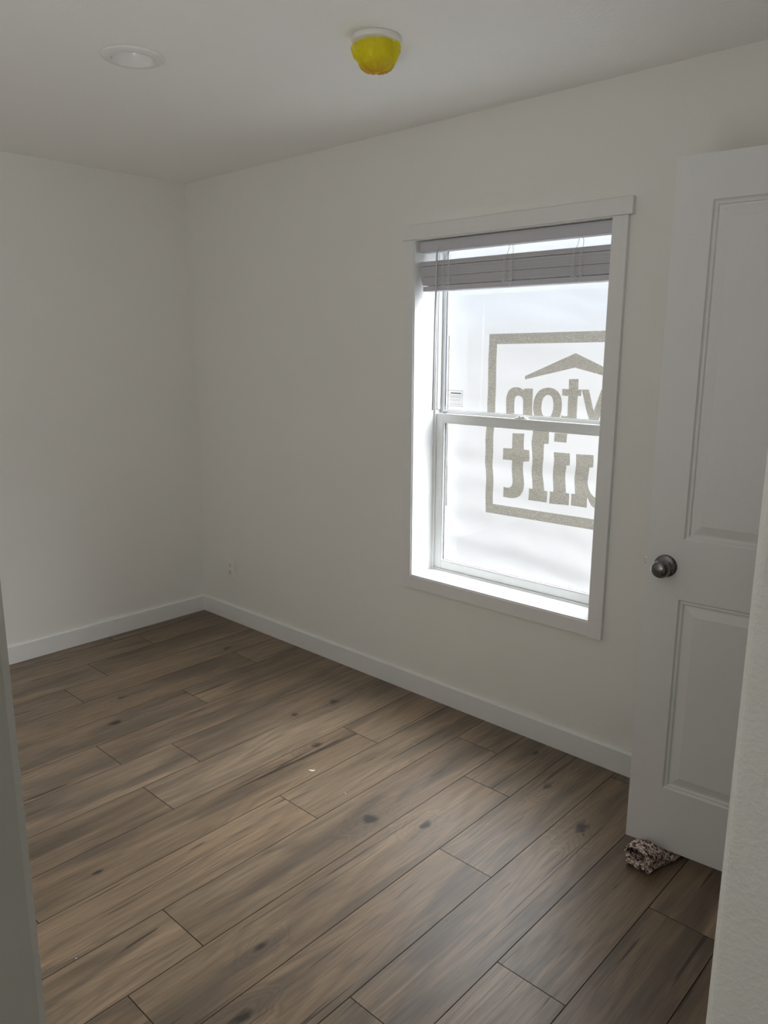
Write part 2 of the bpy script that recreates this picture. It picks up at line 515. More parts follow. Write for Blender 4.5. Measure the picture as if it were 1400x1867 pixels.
# ------------------------------------------------------------------ window
win = bpy.data.objects.new('window_1', None); COL.objects.link(win); struct(win)
win.location = (2.114, 0, 1.28)
def wpart(name, bm_, mat, par=None, bevel=0.0, seg=2):
    o = finish(name, bm_, mat, None, bevel=bevel, seg=seg)
    o.parent = par or win
    # parents are only ever translated, so cancel their offset
    off = Vector((0, 0, 0)); q = o.parent
    while q is not None:
        off += Vector(q.location); q = q.parent
    o.location = -off
    return o
def wbox(name, mat, x0, x1, y0, y1, z0, z1, par=None, bevel=0.0, seg=2):
    b = bmesh.new(); bx(b, x0, x1, y0, y1, z0, z1)
    return wpart(name, b, mat, par, bevel, seg)
CF = -0.018
wbox('head_casing', M['trim'], 1.612, 2.627, CF - 0.005, 0, 2.0035, 2.0595, bevel=0.0015)
wbox('side_casing', M['trim'], 1.624, 1.672, CF, 0, 0.5035, 2.003, bevel=0.0015)
wbox('side_casing', M['trim'], 2.5555, 2.611, CF, 0, 0.5015, 2.003, bevel=0.0015)
wbox('apron', M['trim'], 1.6725, 2.555, CF + 0.001, 0, 0.5045, 0.5605, bevel=0.0015)
# jamb liner boards
LX0, LX1, LZ0, LZ1 = 1.6765, 2.5515, 0.5665, 1.9995
wbox('jamb_liner', M['trim'], WX0, LX0, -0.013, 0.128, WZ0, WZ1, bevel=0.001)
wbox('jamb_liner', M['trim'], LX1, WX1, -0.013, 0.128, WZ0, WZ1, bevel=0.001)
wbox('jamb_liner', M['trim'], LX0, LX1, -0.013, 0.128, LZ1, WZ1, bevel=0.001)
wbox('sill_board', M['trim'], LX0, LX1, -0.014, 0.128, WZ0, LZ0, bevel=0.001)
def frame(bm_, x0, x1, z0, z1, wl, wr, wb, wt, y0, y1):
    bx(bm_, x0, x0 + wl, y0, y1, z0, z1); bx(bm_, x1 - wr, x1, y0, y1, z0, z1)
    bx(bm_, x0 + wl, x1 - wr, y0, y1, z0, z0 + wb); bx(bm_, x0 + wl, x1 - wr, y0, y1, z1 - wt, z1)
b = bmesh.new(); frame(b, WX0, WX1, WZ0, WZ1, 0.0180, 0.0180, 0.0185, 0.020, 0.128, 0.190)
wpart('window_frame', b, M['vinyl'], bevel=0.002)
# jamb track seen beside the upper sash
b = bmesh.new(); bx(b, 1.6840, 1.6885, 0.136, 0.160, 1.30, 1.99); bx(b, 2.5395, 2.5440, 0.136, 0.160, 1.30, 1.99)
wpart('jamb_track', b, M['vinyl'], bevel=0.001)
# lower sash
SX0, SX1 = 1.6845, 2.5435
b = bmesh.new(); frame(b, SX0, SX1, 0.5730, 1.2840, 0.0370, 0.0370, 0.0375, 0.0385, 0.138, 0.163)
ls = wpart('lower_sash', b, M['vinyl'], bevel=0.0025)
b = bmesh.new(); frame(b, SX0 + 0.0370, SX1 - 0.0370, 0.6105, 1.2455, 0.0035, 0.0035, 0.0035, 0.0035, 0.1405, 0.160)
wpart('glazing_bead', b, M['vinyl'], ls)
b = bmesh.new(); frame(b, SX0 + 0.0405, SX1 - 0.0405, 0.6140, 1.2420, 0.0020, 0.0020, 0.0012, 0.0012, 0.149, 0.157)
wpart('gasket', b, M['gasket'], ls)
wbox('glass_pane', M['glass'], SX0 + 0.039, SX1 - 0.039, 0.1515, 0.1545, 0.6125, 1.2435, ls)
# upper sash behind it
UX0, UX1 = 1.6840, 2.5440
b = bmesh.new(); frame(b, UX0, UX1, 1.2560, 1.9895, 0.0190, 0.0190, 0.0420, 0.0160, 0.165, 0.188)
us = wpart('upper_sash', b, M['vinyl'], bevel=0.002)
b = bmesh.new(); frame(b, UX0 + 0.019, UX1 - 0.019, 1.298, 1.9735, 0.0024, 0.0024, 0.0012, 0.0012, 0.170, 0.178)
wpart('gasket', b, M['gasket'], us)
wbox('glass_pane', M['glass'], UX0 + 0.0195, UX1 - 0.0195, 0.1735, 0.1765, 1.2985, 1.973, us)
# cam lock on the meeting rail
b = bmesh.new()
T = Matrix.Translation((2.118, 0.1500, 1.2840))
lathe(b, [(0.0185, 0), (0.0185, 0.003), (0.015, 0.0065), (0.0, 0.0065)], 24, T @ Matrix.Scale(1.9, 4, (1, 0, 0)) @ Matrix.Scale(0.55, 4, (0, 1, 0)))
bx(b, 2.116, 2.138, 0.143, 0.150, 1.2895, 1.2945); bx(b, 2.114, 2.122, 0.136, 0.148, 1.289, 1.297)
wpart('sash_lock', b, M['vinyl'], ls, bevel=0.001)
b = bmesh.new(); bx(b, 1.708, 1.722, 0.150, 0.163, 1.284, 1.290)
wpart('tilt_latch', b, M['gasket'], ls, bevel=0.001)
# little printed label on the upper glass (lettering too small to read: rules only)
b = bmesh.new()
lx0, lx1, lz0, lz1, ly = 1.7065, 1.7985, 1.3150, 1.3850, 0.1722
for a0, a1, c0, c1 in ((lx0, lx1, lz0, lz0 + .0012), (lx0, lx1, lz1 - .0012, lz1), (lx0, lx0 + .0012, lz0, lz1), (lx1 - .0012, lx1, lz0, lz1),
                       (lx0 + .002, lx1 - .002, 1.3650, 1.3658)):
    bx(b, a0, a1, ly, ly + 0.0006, c0, c1)
rr = random.Random(3)
bx(b, lx0 + 0.026, lx1 - 0.008, ly, ly + .0006, 1.3700, 1.3755)
zz = 1.361
while zz > lz0 + 0.004:
    x = lx0 + 0.020 + rr.uniform(0, .006)
    while x < lx1 - 0.008:
        w = rr.uniform(0.003, 0.010); bx(b, x, min(x + w, lx1 - .005), ly, ly + 0.0006, zz, zz + 0.0010); x += w + 0.0018
    zz -= 0.0030 if rr.random() > 0.16 else 0.0062
o = wpart('glass_label', b, M['gasket'], us)
o['kind'] = 'stuff'

# ------------------------------------------------------------------ house wrap over the outside of the window
WY = 0.212
def fold(x, z):
    """outward bulge and folds of the loose sheet between its stapled edges"""
    ex = min(max((x - 1.64) / 0.10, 0), 1) * min(max((2.62 - x) / 0.10, 0), 1)
    ez = min(max((z - 0.52) / 0.08, 0), 1) * min(max((2.06 - z) / 0.08, 0), 1)
    k = (ex * ez)
    lowf = min(max((1.42 - z) / 0.35, 0), 1)
    q = z + 0.055 * (x - 2.1) * lowf + 0.020 * mnoise.noise(Vector((x * 2.2, 0, z * 2.0)))
    a = 0.0024 * math.sin(q * 46.0 + 1.2 * mnoise.noise(Vector((x * 1.5, 3, z * 3)))) * (0.12 + 0.88 * lowf)
    a += 0.0017 * math.sin(q * 27.0 + 1.0) * (0.35 + 0.65 * lowf)
    a += 0.005 * mnoise.noise(Vector((x * 3.4, 7, z * 5.6)))
    a += 0.0021 * mnoise.noise(Vector((x * 4.0 - z * 3.0, 5, z * 15 + x * 5)))
    a += 0.0010 * mnoise.noise(Vector((x * 10, 2, z * 22)))
    return WY + k * (a + 0.006)
wrap = thing('house_wrap', 'white translucent house wrap with grey mirrored lettering stretched over outside of window', 'house wrap', (2.114, WY, 1.28))
def wrap_part(name, bm_, mat, smooth=True):
    for v in bm_.verts:
        v.co.y = fold(v.co.x, v.co.z) + v.co.y
    for f in bm_.faces: f.smooth = smooth
    bmesh.ops.translate(bm_, verts=bm_.verts, vec=(-2.114, -WY, -1.28))
    return finish(name, bm_, mat, wrap, recalc=False)
def soften(pts, it=2):
    for _ in range(it):
        out = []; n = len(pts)
        for i, p in enumerate(pts):
            a, c = Vector(pts[i - 1]), Vector(pts[(i + 1) % n]); p = Vector(p)
            d1, d2 = (p - a), (c - p)
            ang = abs(d1.angle(d2)) if d1.length > 1e-6 and d2.length > 1e-6 else 0
            if R(4) < ang < R(56):
                out += [p - d1 * 0.25, p + d2 * 0.25]
            else:
                out.append(p)
        pts = [tuple(q) for q in out]
    return pts
PRINTS = []                      # (part name, outline rings, material): cut out of the sheet below
def printed(name, rings, mat=None, sm=True):
    PRINTS.append((name, [soften(r_) if sm else list(r_) for r_ in rings], mat or M['ink']))
FX0, FX1, FT, FB, FW = 1.8995, 3.00, 1.6300, 0.8540, 0.0415
XRM = 2.84
fr_pts = [(FX0, FT - 0.004), (XRM, FT + 0.009), (XRM, FT - 0.033), (FX0 + FW, FT - 0.046), (FX0 + FW - 0.001, 1.30), (FX0 + FW - 0.006, 1.19),
          (FX0 + FW - 0.001, 1.10), (FX0 + FW + 0.004, 0.895), (XRM, 0.905), (XRM, 0.862), (FX0 + 0.007, 0.852), (FX0 + 0.003, 1.05), (FX0 - 0.0055, 1.17), (FX0 - 0.001, 1.25)]
printed('printed_border', [fr_pts], sm=False)
printed('printed_roof_line', [[(2.0838, 1.4544), (2.3118, 1.5493), (2.54, 1.4560), (2.54, 1.4425), (2.3118, 1.4935), (2.0844, 1.4409)]], sm=False)
LET = {
'n': [(1.9987, 1.2647), (1.9950, 1.3503), (1.9975, 1.3721), (2.0058, 1.3922), (2.0219, 1.4043), (2.0436, 1.4082), (2.0634, 1.4058), (2.0821, 1.396), (2.0817, 1.4037), (2.1247, 1.4047), (2.1298, 1.2604), (2.0837, 1.2631), (2.0816, 1.3521), (2.0768, 1.3656), (2.065, 1.3723), (2.0518, 1.3734), (2.0421, 1.3685), (2.0377, 1.3583), (2.0388, 1.2671)],
't': [(2.288, 1.4484), (2.3302, 1.4496), (2.3309, 1.4093), (2.3460, 1.4093), (2.3460, 1.3842), (2.3314, 1.3833), (2.3341, 1.2829), (2.3257, 1.2665), (2.3021, 1.2632), (2.2656, 1.2703), (2.2637, 1.3039), (2.282, 1.2997), (2.2925, 1.3041), (2.2897, 1.3815), (2.2609, 1.3823), (2.2606, 1.4087), (2.2892, 1.4087)],
'y': [(2.3462, 1.4095), (2.3776, 1.41), (2.4045, 1.3289), (2.431, 1.412), (2.4653, 1.4123), (2.4225, 1.2787), (2.4027, 1.2774), (2.3905, 1.2830)],
'tt': [(2.0339, 1.214), (2.0934, 1.2169), (2.0921, 1.1494), (2.1196, 1.1491), (2.1207, 1.1014), (2.0933, 1.0986), (2.0991, 1.0194), (2.0998, 0.9908), (2.0944, 0.9642), (2.0819, 0.9469), (2.0588, 0.9363), (2.0317, 0.9332), (1.9992, 0.9347), (1.9967, 0.978), (2.0161, 0.9757), (2.033, 0.9807), (2.0406, 0.9922), (2.0418, 1.0126), (2.0392, 1.0988), (1.9915, 1.0981), (1.9894, 1.147), (2.0342, 1.1487)],
'l': [(2.1366, 1.244), (2.211, 1.2468), (2.212, 1.185), (2.1909, 1.1815), (2.1860, 1.10), (2.1983, 0.9861), (2.2135, 0.9858), (2.2148, 0.9386), (2.1269, 0.938), (2.1244, 0.987), (2.1415, 0.9868), (2.1361, 1.10), (2.1305, 1.1813)],
'i': [(2.2357, 1.1515), (2.3094, 1.1529), (2.3105, 1.1043), (2.2961, 1.1028), (2.2997, 0.9903), (2.315, 0.9895), (2.3167, 0.9406), (2.227, 0.9364), (2.2249, 0.9867), (2.2418, 0.9878)],
'dot': [(2.2374, 1.2306), (2.2938, 1.2322), (2.2918, 1.1955), (2.2357, 1.1951)],
'u': [(2.3374, 1.1529), (2.4131, 1.1564), (2.4146, 1.1073), (2.3991, 1.1056), (2.3978, 1.044), (2.4036, 1.0178), (2.4141, 1.0003), (2.4282, 0.9887), (2.4600, 0.985), (2.4780, 1.005), (2.4780, 1.107), (2.4640, 1.107), (2.4640, 1.1570), (2.5380, 1.1570), (2.5380, 1.00), (2.5250, 0.965), (2.4950, 0.944), (2.4609, 0.9411), (2.4281, 0.9466), (2.4128, 0.9569), (2.3997, 0.9795), (2.3964, 0.9844), (2.3974, 0.9422), (2.3264, 0.9419), (2.3246, 0.9902), (2.3414, 0.9913)],
}
for k, pts in LET.items():
    printed('printed_letter', [pts], sm=k not in ('i', 'dot', 'l', 'y'))
def ell(cx, cz, rx, rz, n=44, p=2.25):
    out = []
    for i in range(n):
        a = 2 * PI * i / n; c, s = math.cos(a), math.sin(a)
        out.append((cx + rx * math.copysign(abs(c) ** (2 / p), c), cz + rz * math.copysign(abs(s) ** (2 / p), s)))
    return out
printed('printed_letter', [ell(2.198, 1.336, 0.0670, 0.0750), ell(2.1985, 1.336, 0.0275, 0.0460)], sm=False)
printed('printed_strip', [[(1.660, 0.852), (1.693, 0.852), (1.690, 1.00), (1.688, 1.30), (1.6885, 1.621), (1.660, 1.621)]], M['ink'], sm=False)
# one triangulation of sheet and print, so that the print lies in the sheet and shares its folds
from mathutils.geometry import delaunay_2d_cdt
gx = [1.38, 1.50, 1.60] + [1.64 + 0.0115 * i for i in range(86)] + [2.66, 2.76, 2.90]
gz = [0.30, 0.42, 0.50] + [0.52 + 0.0105 * i for i in range(148)] + [2.10, 2.18, 2.26]
cv = [Vector((x + 0.00037 * math.sin(x * 991 + z * 577), z + 0.00041 * math.sin(x * 733 + z * 1213))) for z in gz for x in gx]
cfaces = []; owner = []
for pi_, (nm, rings_, mt_) in enumerate(PRINTS):
    for ri_, rg in enumerate(rings_):
        if sum(rg[i - 1][0] * rg[i][1] - rg[i][0] * rg[i - 1][1] for i in range(len(rg))) < 0: rg = rg[::-1]
        k0 = len(cv); pts = []
        for i in range(len(rg)):          # densify long edges so that they bend with the sheet
            p, q = Vector(rg[i]), Vector(rg[(i + 1) % len(rg)])
            n_ = max(1, int((q - p).length / 0.012))
            pts += [p.lerp(q, t / n_) for t in range(n_)]
        cv += pts
        cfaces.append(list(range(k0, k0 + len(pts)))); owner.append((pi_, ri_))
ov, oe, of, _, _, forig = delaunay_2d_cdt(cv, [], cfaces, 0, 1e-7)
owner_of = []
for tri, og in zip(of, forig):
    own = None; hole = False
    for g in og:
        if owner[g][1] > 0: hole = True
        else: own = owner[g][0]
    owner_of.append(-1 if (hole or own is None) else own)
for k in [-1] + list(range(len(PRINTS))):
    b = bmesh.new(); mp = {}
    for tri, w_ in zip(of, owner_of):
        if w_ != k: continue
        for q in tri:
            if q not in mp: mp[q] = b.verts.new((ov[q].x, 0, ov[q].y))
        b.faces.new([mp[q] for q in tri])          # counter-clockwise in x,z: faces the room
    if k < 0: wrap_part('wrap_sheet', b, M['wrap'])
    else: wrap_part(PRINTS[k][0], b, PRINTS[k][2])

# ------------------------------------------------------------------ raised blind
bl = thing('window_blind', 'raised white slat blind bunched under its headrail at the top of the window', 'blind', (2.1135, 0.04, 1.995))
BO = Vector((2.1135, 0.04, 1.995))
def bpart(name, bm_, mat, par=None, bevel=0.0):
    bmesh.ops.translate(bm_, verts=bm_.verts, vec=-BO)
    return finish(name, bm_, mat, par or bl, bevel=bevel)
b = bmesh.new()
bx(b, 1.6800, 2.5480, 0.010, 0.013, 1.9560, 1.9955); bx(b, 1.6800, 2.5480, 0.059, 0.062, 1.9560, 1.9955)
bx(b, 1.6800, 2.5480, 0.010, 0.062, 1.9545, 1.9575); bx(b, 1.6800, 2.5480, 0.006, 0.013, 1.9535, 1.9560); bx(b, 1.6800, 2.5480, 0.006, 0.014, 1.9935, 1.9962)
bpart('headrail', b, M['slat'], bevel=0.0007)
NS = 30
sb = bmesh.new()
n_ = 8; prof = []
for i in range(n_ + 1):
    t = i / n_ - 0.5
    prof.append((t * 0.050, 0.0010 * (1 - (2 * t) ** 2)))
L0, L1 = -0.4330, 0.4335
A0 = [sb.verts.new((L0, y, z + 0.00142)) for y, z in prof] + [sb.verts.new((L0, y, z - 0.00142)) for y, z in prof[::-1]]
A1 = [sb.verts.new((L1, y, z + 0.00142)) for y, z in prof] + [sb.verts.new((L1, y, z - 0.00142)) for y, z in prof[::-1]]
for i in range(len(A0)):
    k = (i + 1) % len(A0); sb.faces.new((A0[i], A0[k], A1[k], A1[i]))
sb.faces.new(A0); sb.faces.new(A1[::-1])
slat0 = finish('slat', sb, M['slat'], bl)
rs = random.Random(5)
for i in range(NS):
    o = slat0 if i == 0 else slat0.copy()
    if i: COL.objects.link(o); o.parent = bl
    f = i / (NS - 1)
    sag = 0.013 * f * f
    gap = 0.0018 if i > 23 else 0.0
    gap += 0.0012 if i > 10 else 0.0
    o.location = (sag * 0.5 + rs.uniform(-.0012, .0012), rs.uniform(-.0009, .0009) , 1.8225 + f * 0.0905 + gap - 1.995)
    if i: o.scale = ((0.867 - 0) / 0.8665 * (1 - 0.010 * f * 0), 1, 1)
# keep lower slats shifted to the right as in a bunched stack
for o in [c for c in bl.children if c.name.startswith('slat')]:
    f = (1.9130 - 1.995 - o.location.z) / 0.0905
    o.location.x = 0.0 + 0.006 * max(0, f) ** 2 + rs.uniform(-.0010, .0010)
    o.scale.x = 0.995 - 0.012 * max(0, f) ** 2
b = bmesh.new(); bx(b, 1.6985, 2.5440, 0.013, 0.067, 1.7975, 1.8175)
bpart('bottom_rail', b, M['slat'], bevel=0.003)
# tilt wand and its hook
b = bmesh.new(); tube(b, [(1.7790, 0.004, 1.9560), (1.7745, 0.003, 1.63), (1.7715, 0.003, 1.3085)], [0.0040, 0.0040, 0.0046], 6)
wd = bpart('tilt_wand', b, M['wand'])
b = bmesh.new(); tube(b, [(1.7870, 0.009, 1.9700), (1.7870, 0.002, 1.9690), (1.7840, -0.001, 1.9620), (1.7790, 0.001, 1.9560), (1.7760, 0.004, 1.9590), (1.7790, 0.007, 1.9640)], 0.0014, 6)
bmesh.ops.translate(b, verts=b.verts, vec=-BO)
finish('wand_hook', b, M['cord'], wd)
# ladder cords: drop lines, slack zigzags in front of the stack, a bow knot at the bottom rail
for ci, cx in enumerate((1.822, 2.121, 2.414)):
    b = bmesh.new(); rc = 0.00085
    rg = random.Random(40 + ci)
    tube(b, [(cx + 0.004, 0.012, 1.9550), (cx + 0.002, 0.011, 1.935), (cx - 0.006, 0.011, 1.9160)], rc, 5)
    tube(b, [(cx + 0.014, 0.012, 1.9550), (cx + 0.022, 0.010, 1.940), (cx + 0.021, 0.011, 1.918)], rc, 5)
    for sx in (-0.013, 0.016):
        pts = []
        nz = 13
        for k in range(nz * 4 + 1):
            f = k / (nz * 4)
            z = 1.915 - f * 0.098
            w = (0.0062 + 0.0045 * rg.random()) * (0.7 + 0.6 * f)
            pts.append((cx + sx * (1 + 0.10 * f) + w * math.sin(k * PI / 2 + 0.4), 0.0080 - 0.0035 * abs(math.cos(k * PI / 2)), z + 0.0012 * math.cos(k * PI)))
        tube(b, pts, rc, 5)
    pts = []
    for k in range(29):
        a = 2 * PI * k / 28
        pts.append((cx + 0.002 + 0.019 * math.sin(a), 0.0060, 1.8160 + 0.0085 * math.sin(2 * a) * (0.8 + 0.3 * math.cos(a)) + 0.003 * math.cos(a)))
    tube(b, pts, 0.0013, 5)
    tube(b, [(cx + 0.010, 0.008, 1.816), (cx + 0.012, 0.010, 1.806), (cx + 0.012, 0.012, 1.7985)], rc, 5)
    bpart('ladder_cord', b, M['cord'])

# ------------------------------------------------------------------ door, open against the window wall side
TH = R(5.2)
door = bpy.data.objects.new('door_1', None); COL.objects.link(door); struct(door)
door.location = (2.927, -0.3945, 0.0)
door.rotation_euler = (0, 0, TH)         # local +X along the leaf to the hinge, local -Y out of the face
DW, DT, DZ0, DZ1 = 0.711, 0.035, 0.035, 2.067
px0, px1 = 0.1010, DW - 0.1010
P1 = (1.028, 1.9515); P2 = (0.2400, 0.8480)
b = bmesh.new()
xs = [0, px0, px1, DW]; zs = [DZ0, P2[0], P2[1], P1[0], P1[1], DZ1]
gv = [[b.verts.new((x, 0, z)) for x in xs] for z in zs]
for i in range(5):
    for j in range(3):
        if j == 1 and i in (1, 3): continue
        b.faces.new((gv[i][j], gv[i][j + 1], gv[i + 1][j + 1], gv[i + 1][j]))
bk = [b.verts.new((x, DT, z)) for x, z in ((0, DZ0), (DW, DZ0), (DW, DZ1), (0, DZ1))]
b.faces.new(bk)
left = [gv[i][0] for i in range(6)]; right = [gv[i][3] for i in range(6)]
b.faces.new(left + [bk[3], bk[0]]); b.faces.new(right + [bk[2], bk[1]])
b.faces.new(gv[0] + [bk[1], bk[0]]); b.faces.new(gv[5] + [bk[2], bk[3]])
finish('door_leaf', b, M['doorpaint'], door)
for z0, z1 in (P1, P2):
    b = bmesh.new(); rings = []
    for ins, d in ((0, 0), (0.0030, 0.0045), (0.0060, 0.0062), (0.0085, 0.0050), (0.0115, 0.0052), (0.0150, 0.0098), (0.0185, 0.0100), (0.0230, 0.0090), (0.0440, 0.0030), (0.0450, 0.0024)):
        rings.append([b.verts.new((x, d, z)) for x, z in ((px0 + ins, z0 + ins), (px1 - ins, z0 + ins), (px1 - ins, z1 - ins), (px0 + ins, z1 - ins))])
    for A, B in zip(rings, rings[1:]):
        for k in range(4):
            b.faces.new((A[k], A[(k + 1) % 4], B[(k + 1) % 4], B[k]))
    b.faces.new(rings[-1])
    finish('door_panel', b, M['doorpaint'], door)
# knob: rose and ball on the face
KT = Matrix.Translation((0.0560, 0.0, 0.9430)) @ Matrix.Rotation(R(90), 4, 'X')
b = bmesh.new()
lathe(b, [(0.0335, 0.0), (0.0335, 0.002), (0.0325, 0.0045), (0.0290, 0.0072), (0.0180, 0.0095), (0.0135, 0.011), (0.0125, 0.016)], 48, KT)
rose = finish('knob_rose', b, M['nickel'], door)
rose['label'] = 'satin nickel round rose'
b = bmesh.new()
lathe(b, [(0.0110, 0.010), (0.0110, 0.022), (0.0150, 0.0265), (0.0225, 0.031), (0.0262, 0.038), (0.0268, 0.045), (0.0255, 0.052), (0.0215, 0.0585), (0.0150, 0.0622), (0.0070, 0.0638), (0.0001, 0.0642)], 48, KT)
knob = finish('door_knob', b, M['nickel'], door); knob['label'] = 'satin nickel ball knob'
b = bmesh.new(); bx(b, -0.010, 0.0005, 0.010, 0.022, 0.9380, 0.9590)
finish('latch_bolt', b, M['latch'], door, bevel=0.002)
b = bmesh.new(); bx(b, -0.0012, 0.0005, 0.006, 0.029, 0.9150, 0.9720)
finish('latch_plate', b, M['latch'], door)
for hz in (0.26, 1.06, 1.86):
    b = bmesh.new(); tube(b, [(DW + 0.004, -0.004, hz - 0.045), (DW + 0.004, -0.004, hz + 0.045)], 0.006, 10)
    finish('hinge', b, M['nickel'], door)

# ------------------------------------------------------------------ outlet by the corner
ol = thing('wall_outlet', 'small white double power outlet low on the window wall near the corner', 'outlet', (0.2900, -0.0, 0.3160))
b = bmesh.new(); bx(b, -0.0385, 0.0385, -0.0065, 0, -0.0570, 0.0570)
finish('cover_plate', b, M['plate'], ol, bevel=0.003)
for dz in (0.0195, -0.0195):
    b = bmesh.new(); lathe(b, [(0.0165, 0), (0.0165, 0.0025), (0.0155, 0.0035), (0.0001, 0.0035)], 24, Matrix.Translation((0, -0.0055, dz)) @ Matrix.Rotation(R(90), 4, 'X'))
    f = finish('socket_face', b, M['plate'], ol)
    b = bmesh.new(); bx(b, -0.0078, -0.0052, -0.0096, -0.0080, dz + 0.0005, dz + 0.0085); bx(b, 0.0052, 0.0078, -0.0096, -0.0080, dz + 0.0010, dz + 0.0080)
    lathe(b, [(0.0026, 0), (0.0026, 0.0016), (0.0001, 0.0016)], 10, Matrix.Translation((0, -0.0080, dz - 0.0075)) @ Matrix.Rotation(R(90), 4, 'X'))
    finish('socket_slots', b, M['dark'], f)
b = bmesh.new(); lathe(b, [(0.0028, 0), (0.0024, 0.0012), (0.0001, 0.0014)], 12, Matrix.Translation((0, -0.0065, 0)) @ Matrix.Rotation(R(90), 4, 'X'))
finish('screw', b, M['plate'], ol)

# ------------------------------------------------------------------ recessed ceiling light
rl = thing('recessed_light', 'round white recessed downlight, switched off, set in the ceiling', 'ceiling light', (1.511, -1.166, CH))
b = bmesh.new()
lathe(b, [(0.0950, -0.0005), (0.0945, -0.0035), (0.0900, -0.0062), (0.0700, -0.0092), (0.0655, -0.0095), (0.0640, -0.0080)], 72)
finish('trim_ring', b, M['lampwhite'], rl)
b = bmesh.new()
lathe(b, [(0.0642, -0.0085), (0.0630, 0.0040), (0.0585, 0.0240), (0.0500, 0.0440), (0.0400, 0.0580), (0.0330, 0.0640)], 72)
finish('reflector_cone', b, M['gloss'], rl)
b = bmesh.new(); lathe(b, [(0.0335, 0.0638), (0.020, 0.0625), (0.0001, 0.0620)], 72)
finish('lamp_lens', b, M['lens'], rl)

# ------------------------------------------------------------------ smoke alarm in its yellow dust cover
sa = thing('smoke_alarm', 'white smoke alarm bagged in crumpled yellow plastic on the ceiling', 'smoke alarm', (2.168, -0.767, CH))
b = bmesh.new()
lathe(b, [(0.0725, -0.0005), (0.0728, -0.0030), (0.0735, -0.0080), (0.0725, -0.0120), (0.0690, -0.0150), (0.0540, -0.0165)], 64)
finish('mounting_base', b, M['plate'], sa)
b = bmesh.new()
lathe(b, [(0.0540, -0.0160), (0.0535, -0.050), (0.0490, -0.060), (0.0380, -0.072), (0.0240, -0.078), (0.0001, -0.0795)], 64)
finish('sensor_body', b, M['plate'], sa)
b = bmesh.new()                  # tight amber pleats where the bag is gathered underneath
rp = random.Random(21)
for k in range(15):
    a = 2 * PI * (k / 15.0) + rp.uniform(-.12, .12)
    q0 = rp.uniform(0.4, 1.0)
    pp = [(0.0535 - 0.006 * (1 - q0), -0.0695 - 0.008 * (1 - q0)), (0.0478, -0.0780), (0.0375, -0.0852), (0.0215, -0.0894), (0.0090, -0.0905)]
    tube(b, [(r_ * math.cos(a + 0.05 * i), r_ * math.sin(a + 0.05 * i), z_) for i, (r_, z_) in enumerate(pp)], [0.0005, 0.0011, 0.0014, 0.0012, 0.0006], 5)
pl_ = finish('cover_pleats', b, M['copper'], sa); pl_['label'] = 'amber gathered pleats of the yellow cover'
b = bmesh.new()
prof = [(0.0590, -0.0180), (0.0604, -0.032), (0.0598, -0.050), (0.0565, -0.064), (0.0530, -0.070), (0.0490, -0.076), (0.0430, -0.081), (0.0370, -0.0845), (0.0290, -0.087), (0.0210, -0.0885), (0.0110, -0.0893), (0.0002, -0.0895)]
NSG = 60; rings = []
toc = Vector((3.856 - 2.168, -2.548 + 0.767, 0)).normalized(); tor = Vector((-toc.y, toc.x, 0))
for i, (r, z) in enumerate(prof):
    rg = []
    for k in range(NSG):
        a = 2 * PI * k / NSG
        d = Vector((math.cos(a), math.sin(a), 0))
        s = d.dot(tor); cshape = 1.0
        rr_ = r + 0.0040 * mnoise.noise(Vector((d.x * 3, d.y * 3, z * 60))) + 0.0042 * mnoise.noise(Vector((d.x * 7, d.y * 7, z * 130)))
        if i in (0, 1, 2):
            # pulled-out corners of the bag on both sides
            rr_ += (0.016 if i == 0 else 0.013 if i == 1 else 0.009) * max(0, (-s - 0.80) / 0.20) ** 1.2
            rr_ += (0.012 if i == 0 else 0.008 if i == 1 else 0.002) * max(0, (s - 0.80) / 0.20) ** 1.2
        zz = z + (0.004 * mnoise.noise(Vector((d.x * 5, d.y * 5, 3))) if i else 0)
        if i == 0: zz -= 0.006 * max(0, (-s - 0.80) / 0.20)
        rg.append(b.verts.new((d.x * rr_, d.y * rr_, zz)))
    rings.append(rg)
for A, B in zip(rings, rings[1:]):
    for k in range(NSG):
        q4 = (A[k], A[(k + 1) % NSG], B[(k + 1) % NSG], B[k])
        b.faces.new(q4[:3] if k % 2 else q4[1:]); b.faces.new((q4[0], q4[2], q4[3]) if k % 2 else (q4[0], q4[1], q4[3]))
cov = finish('dust_cover', b, M['film'], sa); cov['label'] = 'crumpled see-through yellow plastic cover'

